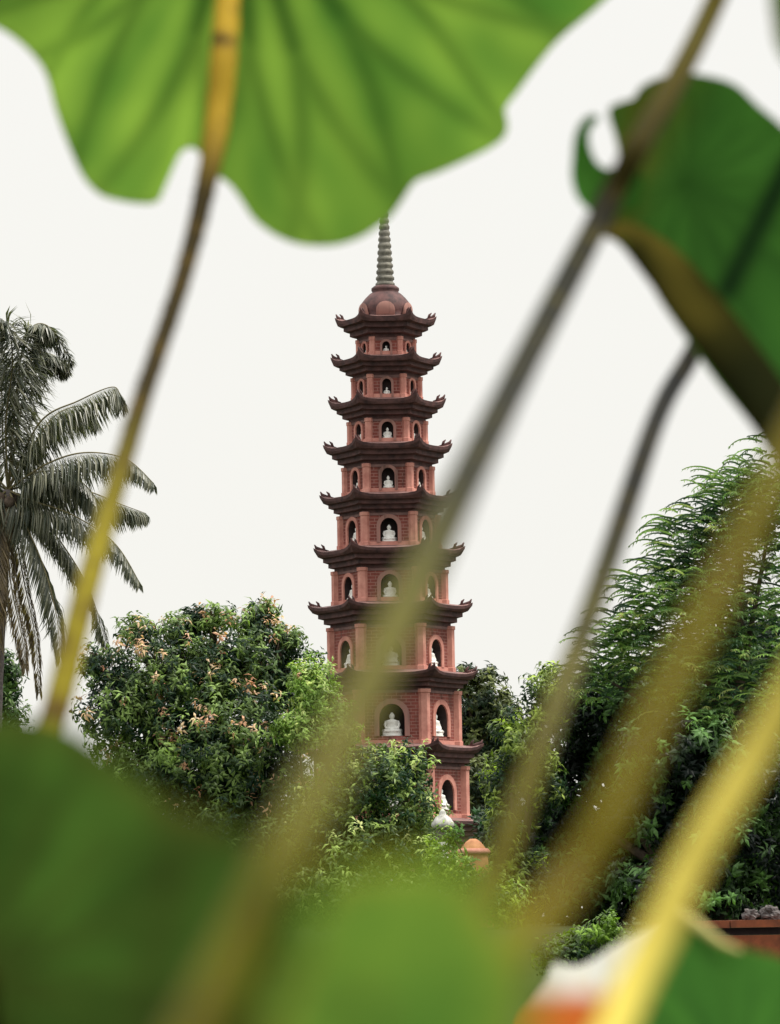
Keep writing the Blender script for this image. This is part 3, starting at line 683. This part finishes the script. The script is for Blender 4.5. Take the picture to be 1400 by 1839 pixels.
# ------------------------------------------------------------------ lotus plants in front of the lens
def blade(outline, ctr, dfun, nrm_amp=.008, veins=22, seed=1, rings=34, nang=300, wave=5, rim_w=.03, extra=(), vw=.03, vamp=1.0, aged=()):
    """one lotus leaf: outline traced round its centre, veins radiating, cupped and wavy"""
    rng = random.Random(seed)
    pts = cat_rom([outline[-1]] + outline + [outline[0], outline[1]], 8)[8:-8]
    pol = sorted(((math.atan2(y - ctr[1], x - ctr[0]), math.hypot(x - ctr[0], y - ctr[1])) for x, y in pts))
    def rad(a):
        lo = None
        for i in range(len(pol)):
            if pol[i][0] >= a:
                a0, r0 = pol[i - 1] if i else (pol[-1][0] - 2 * PI, pol[-1][1]); a1, r1 = pol[i]; break
        else:
            a0, r0 = pol[-1]; a1, r1 = pol[0][0] + 2 * PI, pol[0][1]
        t_ = (a - a0) / max(1e-6, a1 - a0); return r0 + (r1 - r0) * t_
    va = [2 * PI * i / veins + rng.uniform(-.06, .06) for i in range(veins)]
    g = MB(); cols = []; angs = [-PI + 2 * PI * j / nang for j in range(nang)]; rr = [rad(a) for a in angs]
    def att(a, k, px, py):
        v = 0
        for b_ in va:
            for off in ((0,) if k < .5 else (-.32 * (k - .5), .32 * (k - .5))):
                dd = (a - b_ - off + PI) % (2 * PI) - PI
                v = max(v, math.exp(-(dd * max(k, .08) / vw) ** 2) * (1 if k < .5 else .75) * (1 - .45 * k) * vamp)
        for (x0, y0, x1, y1, hw, st) in extra:
            dx, dy = x1 - x0, y1 - y0; t_ = max(0, min(1, ((px - x0) * dx + (py - y0) * dy) / (dx * dx + dy * dy)))
            q = math.hypot(px - x0 - dx * t_, py - y0 - dy * t_); v = max(v, st * math.exp(-(q / hw) ** 2))
        mo = .5 + .6 * noise.noise(Vector((px * .0045, py * .0045, seed))) + .3 * noise.noise(Vector((px * .012, py * .012, seed + 4)))
        mo += .5 * noise.noise(Vector((math.cos(a) * 7, math.sin(a) * 7, seed + k * 1.2))) + .35 * (k - .6)
        rm_ = max(0, 1 - (1 - k) / rim_w) ** 1.5 * (.35 + .6 * noise.noise(Vector((a * 2, seed, 0)))) if rim_w else 0
        for (x0, y0, x1, y1, hw, st) in aged:
            dx, dy = x1 - x0, y1 - y0; t_ = max(0, min(1, ((px - x0) * dx + (py - y0) * dy) / (dx * dx + dy * dy)))
            q = math.hypot(px - x0 - dx * t_, py - y0 - dy * t_); rm_ = max(rm_, st * math.exp(-(q / hw) ** 2) * (.75 + .5 * noise.noise(Vector((px * .02, py * .02, 5)))))
        return (v, max(0, min(1, mo)), max(0, min(1, rm_)))
    for i in range(rings + 1):
        k = (i / rings)
        for j in range(nang):
            a = angs[j]; r = rr[j] * k; px, py = ctr[0] + r * math.cos(a), ctr[1] + r * math.sin(a)
            at_ = att(a, k, px, py); d = dfun(px, py)
            bump = nrm_amp * (k ** 2 * math.sin(wave * a + seed) + .5 * k ** 3 * math.sin(2.3 * wave * a + 1.7)) - .0015 * at_[0]
            g.v.append(tuple(P(px, py, d + bump))); cols.append(at_)
    for i in range(rings):
        for j in range(nang):
            q = (i * nang + j, i * nang + (j + 1) % nang, (i + 1) * nang + (j + 1) % nang, (i + 1) * nang + j)
            g.f.append(q); g.m.append(0); g.c.append(cols[q[0]])
    g.vc = cols
    return g
def finish_blade(g, name, m_, parent, origin):
    o = g.build(name, m_, parent, True, None, origin)
    ca = o.data.color_attributes.new('vein', 'FLOAT_COLOR', 'POINT'); buf = []
    for c in g.vc: buf += [c[0], c[1], c[2], 1]
    ca.data.foreach_set('color', buf); return o
def stalk(path, parent, origin, m_, name='stalk', prick=True, seed=0):
    """path of (px, py, depth, radius in m); runs on down to the pond"""
    pts = cat_rom(path, 10); w = [P(a, b_, d) for a, b_, d, r in pts]; rad = [p_[3] for p_ in pts]
    if w[0].z > 0.0 and origin is not None:
        foot = Vector(origin) - Vector((0, 0, .1)); tail = []
        d0 = (w[0] - w[3]).normalized(); L = (w[0] - foot).length
        for i in range(12):
            t_ = i / 12; a_ = w[0] + d0 * L * .4
            tail.append(foot * (1 - t_) ** 2 + a_ * 2 * t_ * (1 - t_) + w[0] * t_ * t_)
        w = tail + w; rad = [rad[0] * 1.05] * 12 + rad
    k = len(w); g = MB(); z0, z1 = w[0].z, w[-1].z
    vis0 = 12 / k
    cs = [(max(0, min(1, (i / k - vis0) / (1 - vis0))), 0, 0) for i in range(k)]
    g.tube(w, rad, 14, cs=cs)
    rng = random.Random(seed)
    if prick:                    # lotus stalks are set with small prickles
        for i in range(4, k - 2):
            for _ in range(2):
                a = rng.random() * 6.28; d = (w[i + 1] - w[i]).normalized(); u = d.orthogonal().normalized(); v = d.cross(u)
                o_ = u * math.cos(a) + v * math.sin(a); p_ = w[i].lerp(w[i + 1], rng.random()); r = rad[i]
                b0 = p_ + o_ * r * .93
                g.add([b0 + d * .0012, b0 - d * .0012 + d.cross(o_) * .001, b0 - d * .0012 - d.cross(o_) * .001, b0 + o_ * .0016], [(0, 1, 3), (1, 2, 3), (2, 0, 3)], 0, cs[i])
    return g.build(name, m_, parent, True, 'vein', origin)
M['lotus_bright'] = lotusmat('lotus_bright', (.045, .12, .015), (.10, .20, .03), (.03, .075, .012), (.22, .26, .05), .72, (.14, .38, .05), (.045, .14, .018), tlight=(.52, .86, .10))
M['lotus_dark'] = lotusmat('lotus_dark', (.030, .105, .018), (.045, .14, .02), (.012, .03, .012), (.16, .125, .018), .55, (.10, .29, .045), (.010, .028, .010))
M['lotus_deep'] = lotusmat('lotus_deep', (.024, .050, .010), (.070, .140, .022), (.040, .045, .010), (.12, .07, .016), .3, (.04, .085, .012), (.05, .06, .012), tlight=(.08, .19, .025))
M['lotus_roll'] = lotusmat('lotus_roll', (.014, .017, .005), (.10, .085, .016), (.012, .013, .005), (.24, .18, .03), .12, (.06, .08, .02), (.03, .03, .01))  # underside shade and olive highlights of the fold put into its colour
M['lotus_mid'] = lotusmat('lotus_mid', (.040, .12, .018), (.18, .27, .03), (.09, .20, .03), (.40, .20, .03), .45, (.15, .32, .05), (.2, .36, .05))
M['stalk_olive'] = stalkmat('stalk_olive', (.088, .080, .005), (.007, .0065, .003), (.05, .04, .005), mid=(.010, .009, .004), top2=(.060, .048, .006), pos=(.32, .42, .58, .74))  # dark mid stops paint the silhouette against the sky
M['stalk_thin'] = stalkmat('stalk_thin', (.075, .065, .005), (.008, .0075, .004), (.04, .03, .006), mid=(.008, .007, .004), top2=(.010, .009, .005), pos=(.36, .52, .7, .95))  # upper stops darkened to imitate the stalk seen against bright sky
M['stalk_ochre'] = stalkmat('stalk_ochre', (.20, .165, .016), (.10, .07, .018), (.085, .055, .014), mid=(.035, .026, .010), top2=(.33, .215, .022))  # dark mid stops paint the backlit look below the leaf
M['stalk_golden'] = stalkmat('stalk_golden', (.15, .118, .008), (.09, .076, .007), (.10, .065, .012))
M['stalk_yellow'] = stalkmat('stalk_yellow', (.68, .56, .11), (.11, .093, .007), (.22, .17, .02))
M['pale_edge'] = lotusmat('pale_edge', (.66, .60, .24), (.72, .66, .30), (.6, .5, .2), (.6, .4, .1), .3, (.6, .55, .2), (.5, .45, .15))
M['cream'] = lotusmat('cream_leaf', (.86, .82, .70), (.90, .88, .80), (.82, .74, .55), (.62, .15, .03), .6, (.95, .92, .80), (.85, .75, .5))

# A: bright backlit leaf across the top with its ochre stalk
def foot(x, y): return Vector((x, y, 0))
o1 = foot(-.42, 1.85)
T = empty('lotus_leaf', o1, 'bright backlit green lotus leaf hanging across the top on a thin ochre stalk', 'lotus leaf')
outA = [(-60, 25), (0, 52), (45, 85), (80, 130), (100, 200), (125, 268), (150, 320), (180, 350), (215, 361), (250, 366), (280, 364), (296, 343), (310, 302), (325, 274), (345, 266), (364, 284), (376, 310), (392, 318), (412, 332), (432, 358), (455, 393), (490, 420), (530, 437), (570, 442), (610, 439), (650, 425), (682, 404), (702, 388), (722, 360), (746, 326), (782, 312), (832, 290), (880, 266), (905, 246), (912, 224), (907, 196), (930, 164), (970, 110), (1010, 65), (1080, 6), (1140, -60), (1170, -200), (1130, -380), (1020, -560), (820, -700), (560, -770), (300, -760), (60, -680), (-120, -540), (-230, -340), (-240, -160), (-150, -30)]
dA = lambda x, y: 2.2 + .18 * (-(y - 100)) / 1000 + .03 * (x - 430) / 1000
finish_blade(blade(outA, (430, -230), dA, .012, 20, 3, 40, 420, 6, .025), 'leaf_blade', M['lotus_bright'], T, o1)
stalk([(20, 1480, 1.70, .0062), (92, 1300, 1.74, .0062), (150, 1075, 1.8, .0060), (200, 900, 1.88, .0052), (255, 715, 1.96, .0050), (330, 490, 2.05, .0050), (374, 310, 2.1, .0060), (392, 200, 2.13, .0072), (402, 90, 2.15, .0076), (412, -40, 2.2, .007), (426, -190, 2.24, .006), (430, -228, 2.26, .005)], T, o1, M['stalk_ochre'])

# B: dark leaf at the upper right, lower margin rolled under
o2 = foot(.02, 1.2)
T = empty('lotus_leaf', o2, 'dark green lotus leaf with a torn lobe and rolled lower edge, at the upper right', 'lotus leaf')
outB = [(1222, 132), (1270, 136), (1320, 152), (1362, 190), (1400, 222), (1480, 300), (1560, 420), (1640, 600), (1620, 800), (1520, 880), (1420, 860), (1350, 765), (1290, 690), (1240, 620), (1190, 548), (1150, 480), (1112, 432), (1082, 420), (1064, 400), (1060, 370), (1075, 335), (1100, 308), (1110, 286), (1105, 250), (1092, 200), (1110, 184), (1136, 176), (1150, 156), (1180, 140)]
dB = lambda x, y: 1.92 + .22 * (-(y - 450)) / 1000 + .05 * (x - 1250) / 1000
cB = (1230, 330)
finish_blade(blade(outB, cB, dB, .006, 17, 8, 36, 420, 4, .035, extra=[(1420, 290, 1306, 520, 24, 1.0)], vamp=.35, aged=[(1190, 150, 1070, 400, 55, .9), (1070, 400, 1220, 570, 40, .6)]), 'leaf_blade', M['lotus_dark'], T, o2)  # extra lays one straight dark stripe across the blade
g = MB(); sh = cat_rom([(1082, 424, 16), (1112, 440, 34), (1150, 488, 50), (1200, 556, 58), (1260, 640, 62), (1330, 735, 62), (1400, 835, 60), (1450, 880, 40)], 9); g.vc = []
nn = 10
for i, (x, y, r) in enumerate(sh):
    a_, b_ = sh[max(0, i - 1)], sh[min(len(sh) - 1, i + 1)]; tx, ty = b_[0] - a_[0], b_[1] - a_[1]; l_ = math.hypot(tx, ty); nx, ny = ty / l_, -tx / l_
    for j in range(nn):
        th = R(-30 + 250 * j / (nn - 1)); k = r * .75
        px, py = x + nx * k * (1 - math.cos(th)), y + ny * k * (1 - math.cos(th)); dd = dB(px, py) - k / F * 1.45 * math.sin(th) * 1.1 - .003
        g.v.append(tuple(P(px, py, dd))); w_ = max(0, min(1, .5 + .9 * noise.noise(Vector((i * .07, j * .16, 3.3))))); g.vc.append((.7 - .7 * w_, w_, max(0, w_ - .45)))
for i in range(len(sh) - 1):
    for j in range(nn - 1):
        g.f.append((i * nn + j, i * nn + j + 1, (i + 1) * nn + j + 1, (i + 1) * nn + j)); g.m.append(0); g.c.append((0, 0, 0))
finish_blade(g, 'rolled_edge', M['lotus_roll'], T, o2)
# torn lobe curling round a gap on its left side
g = MB(); g.vc = []; lo_ = cat_rom([(1150, 360, 44), (1105, 350, 46), (1072, 335, 42), (1054, 312, 30), (1046, 282, 19), (1044, 252, 14), (1050, 228, 11), (1064, 214, 9), (1074, 216, 4)], 8)
for i, (x, y, r) in enumerate(lo_):
    a_, b_ = lo_[max(0, i - 1)], lo_[min(len(lo_) - 1, i + 1)]; tx, ty = b_[0] - a_[0], b_[1] - a_[1]; l_ = math.hypot(tx, ty) or 1; nx, ny = -ty / l_, tx / l_
    for j in range(7):
        q = -1 + j / 3; w_ = .5 + .5 * noise.noise(Vector((i * .12, j * .3, 8)))
        g.v.append(tuple(P(x + nx * r * q, y + ny * r * q, dB(x, y) - .004 - .012 * i / len(lo_) + .004 * q * q))); g.vc.append((0, w_, 0))
for i in range(len(lo_) - 1):
    for j in range(6):
        g.f.append((i * 7 + j, i * 7 + j + 1, (i + 1) * 7 + j + 1, (i + 1) * 7 + j)); g.m.append(0); g.c.append((0, 0, 0))
finish_blade(g, 'torn_lobe', M['lotus_dark'], T, o2)
# its stalk leaves from the underside and runs down behind the roll
stalk([(800, 1800, .92, .0036), (880, 1600, .96, .0035), (930, 1450, 1.0, .0034), (985, 1300, 1.08, .0034), (1042, 1150, 1.30, .0042), (1092, 1005, 1.55, .0047), (1180, 750, 1.90, .0051), (1240, 640, 2.02, .0051), (1300, 520, 2.06, .0048), (1290, 400, 2.0, .0045), (cB[0], cB[1], dB(*cB) + .005, .0035)], T, o2, M['stalk_thin'], prick=False, seed=3)

# C: the long stalk crossing the tower, its leaf above the picture
o3 = foot(-.2, .42)
T = empty('lotus_leaf', o3, 'long olive lotus stalk leaning across the pagoda and over the torn dark leaf', 'lotus stalk')
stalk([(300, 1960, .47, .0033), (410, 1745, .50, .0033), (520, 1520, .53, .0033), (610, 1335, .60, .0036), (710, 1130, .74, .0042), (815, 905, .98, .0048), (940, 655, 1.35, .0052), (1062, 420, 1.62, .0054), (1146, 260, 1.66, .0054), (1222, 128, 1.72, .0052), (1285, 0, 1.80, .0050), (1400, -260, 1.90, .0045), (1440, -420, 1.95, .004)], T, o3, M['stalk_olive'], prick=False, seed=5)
outC = [(1440 + 420 * math.cos(a) * (1 + .08 * math.sin(5 * a)), -420 + 120 * math.sin(a) * (1 + .08 * math.sin(3 * a))) for a in [2 * PI * i / 24 for i in range(24)]]
finish_blade(blade(outC, (1440, -420), lambda x, y: 1.95 + .9 * (-(y + 420)) / 1000 * 1.2, .006, 17, 12, 12, 120, 5), 'leaf_blade', M['lotus_dark'], T, o3)

# D: olive stalk and the thick yellow stalk on the right, leaves out of the picture
o4 = foot(-.04, .5)
T = empty('lotus_leaf', o4, 'blurred olive lotus stalk leaning right, between the thin stalk and the thickest yellow one', 'lotus stalk')
stalk([(830, 1990, .53, .0027), (885, 1839, .55, .0027), (952, 1680, .57, .0027), (1025, 1575, .59, .0026), (1092, 1470, .60, .0025), (1188, 1260, .63, .0025), (1310, 1020, .67, .0026), (1395, 850, .70, .0028), (1500, 640, .74, .0034), (1600, 420, .78, .0034)], T, o4, M['stalk_golden'], prick=False, seed=6)
o5 = foot(.0, .62)
T = empty('lotus_leaf', o5, 'thickest bright yellow lotus stalk at the lower right, pale at its foot', 'lotus stalk')
stalk([(1040, 1990, .76, .0040), (1105, 1840, .78, .0040), (1138, 1765, .79, .0040), (1181, 1680, .80, .0041), (1224, 1585, .81, .0041), (1275, 1490, .82, .0041), (1342, 1378, .84, .0041), (1420, 1240, .86, .0041), (1560, 1000, .90, .0041), (1680, 790, .94, .0040)], T, o5, M['stalk_yellow'], prick=False, seed=7)

# E: leaves along the bottom
o6 = foot(-.16, 1.1)
T = empty('lotus_leaf', o6, 'large dark green lotus leaf, very blurred, filling the lower left corner', 'lotus leaf')
outE = [(-200, 1310), (-60, 1296), (40, 1290), (130, 1312), (205, 1362), (270, 1412), (330, 1450), (400, 1474), (470, 1520), (530, 1600), (556, 1710), (540, 1850), (430, 2000), (300, 2120), (100, 2200), (-150, 2200), (-400, 2100), (-560, 1900), (-560, 1640), (-420, 1430)]
finish_blade(blade(outE, (-40, 1760), lambda x, y: max(.42, .98 - .95 * x / 1000 + .10 * (-(y - 1700)) / 1000), .005, 16, 15, 28, 240, 4, .16, extra=[(330, 1480, 250, 1850, 45, .45)], vamp=.6), 'leaf_blade', M['lotus_deep'], T, o6)
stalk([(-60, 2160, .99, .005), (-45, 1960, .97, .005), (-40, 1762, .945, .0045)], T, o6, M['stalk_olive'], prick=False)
o7 = foot(.0, .45)
T = empty('lotus_leaf', o7, 'bright mid green lotus leaf, very blurred, low in front of the pagoda', 'lotus leaf')
outF = [(545, 1690), (566, 1606), (612, 1552), (680, 1548), (750, 1540), (828, 1550), (880, 1592), (915, 1645), (945, 1720), (960, 1810), (940, 1920), (880, 2030), (780, 2110), (640, 2120), (520, 2050), (480, 1930), (500, 1800)]
finish_blade(blade(outF, (690, 1830), lambda x, y: .40 + .10 * (-(y - 1830)) / 1000 - .05 * (x - 700) / 1000, .002, 16, 19, 30, 220, 4, .22, vamp=.6), 'leaf_blade', M['lotus_mid'], T, o7)
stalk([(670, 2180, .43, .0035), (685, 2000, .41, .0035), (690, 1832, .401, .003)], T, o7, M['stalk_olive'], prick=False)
o8 = foot(.13, 1.9)
T = empty('lotus_leaf', o8, 'dark green lotus leaf with a pale folded edge, in the lower right corner', 'lotus leaf')
outG = [(1216, 1645), (1240, 1654), (1290, 1688), (1350, 1706), (1420, 1728), (1520, 1800), (1580, 1940), (1540, 2080), (1420, 2160), (1270, 2150), (1160, 2060), (1110, 1940), (1120, 1820), (1165, 1720)]
finish_blade(blade(outG, (1320, 1930), lambda x, y: 1.7 + .2 * (-(y - 1900)) / 1000, .004, 15, 23, 26, 220, 3, .05, vamp=.3), 'leaf_blade', M['lotus_dark'], T, o8)
g = MB(); rim = cat_rom([(1205, 1634, 1.745, .0034), (1245, 1657, 1.742, .0028), (1292, 1692, 1.735, .0018), (1330, 1708, 1.73, .001)], 8)
g.tube([P(a, b_, d) for a, b_, d, r in rim], [q[3] for q in rim], 8); g.vc = [(0, 0, .0)] * len(g.v)
finish_blade(g, 'folded_edge', M['pale_edge'], T, o8)
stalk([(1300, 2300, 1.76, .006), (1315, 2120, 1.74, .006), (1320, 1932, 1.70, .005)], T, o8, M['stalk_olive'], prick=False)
o9 = foot(.08, 2.2)
T = empty('curled_leaf', o9, 'cream white curled lotus leaf turning orange below, left of the thick yellow stalk', 'lotus leaf')
outH = [(1225, 1632), (1160, 1664), (1100, 1700), (1060, 1726), (1030, 1736), (996, 1732), (984, 1760), (955, 1800), (930, 1840), (940, 1920), (1000, 1980), (1100, 1990), (1180, 1930), (1230, 1820), (1246, 1710)]
gH = blade(outH, (1090, 1830), lambda x, y: 2.0 + .60 * (-(y - 1830)) / 1000, .004, 9, 27, 24, 200, 3, 0)
gH.vc = [(c[0], c[1], max(0, min(1, ((919.5 - ((Vector(v) - CAM).dot(UP) / (Vector(v) - CAM).dot(FWD)) * F) - 1755) / 60))) for c, v in zip(gH.vc, gH.v)]
finish_blade(gH, 'leaf_blade', M['cream'], T, o9)
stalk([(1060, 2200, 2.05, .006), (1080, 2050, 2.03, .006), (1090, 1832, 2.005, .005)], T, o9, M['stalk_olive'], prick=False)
# sliver of another leaf at the very top right
o10 = foot(.5, 1.6)
T = empty('lotus_leaf', o10, 'brown edge of a lotus leaf just entering the top right corner', 'lotus leaf')
outI = [(1384, -20), (1388, 40), (1396, 84), (1430, 130), (1520, 180), (1640, 150), (1720, 20), (1700, -140), (1600, -240), (1480, -220), (1410, -130)]
finish_blade(blade(outI, (1550, -30), lambda x, y: 1.3 + .2 * (-(y)) / 1000, .004, 15, 31, 20, 160, 4, .10), 'leaf_blade', M['lotus_deep'], T, o10)
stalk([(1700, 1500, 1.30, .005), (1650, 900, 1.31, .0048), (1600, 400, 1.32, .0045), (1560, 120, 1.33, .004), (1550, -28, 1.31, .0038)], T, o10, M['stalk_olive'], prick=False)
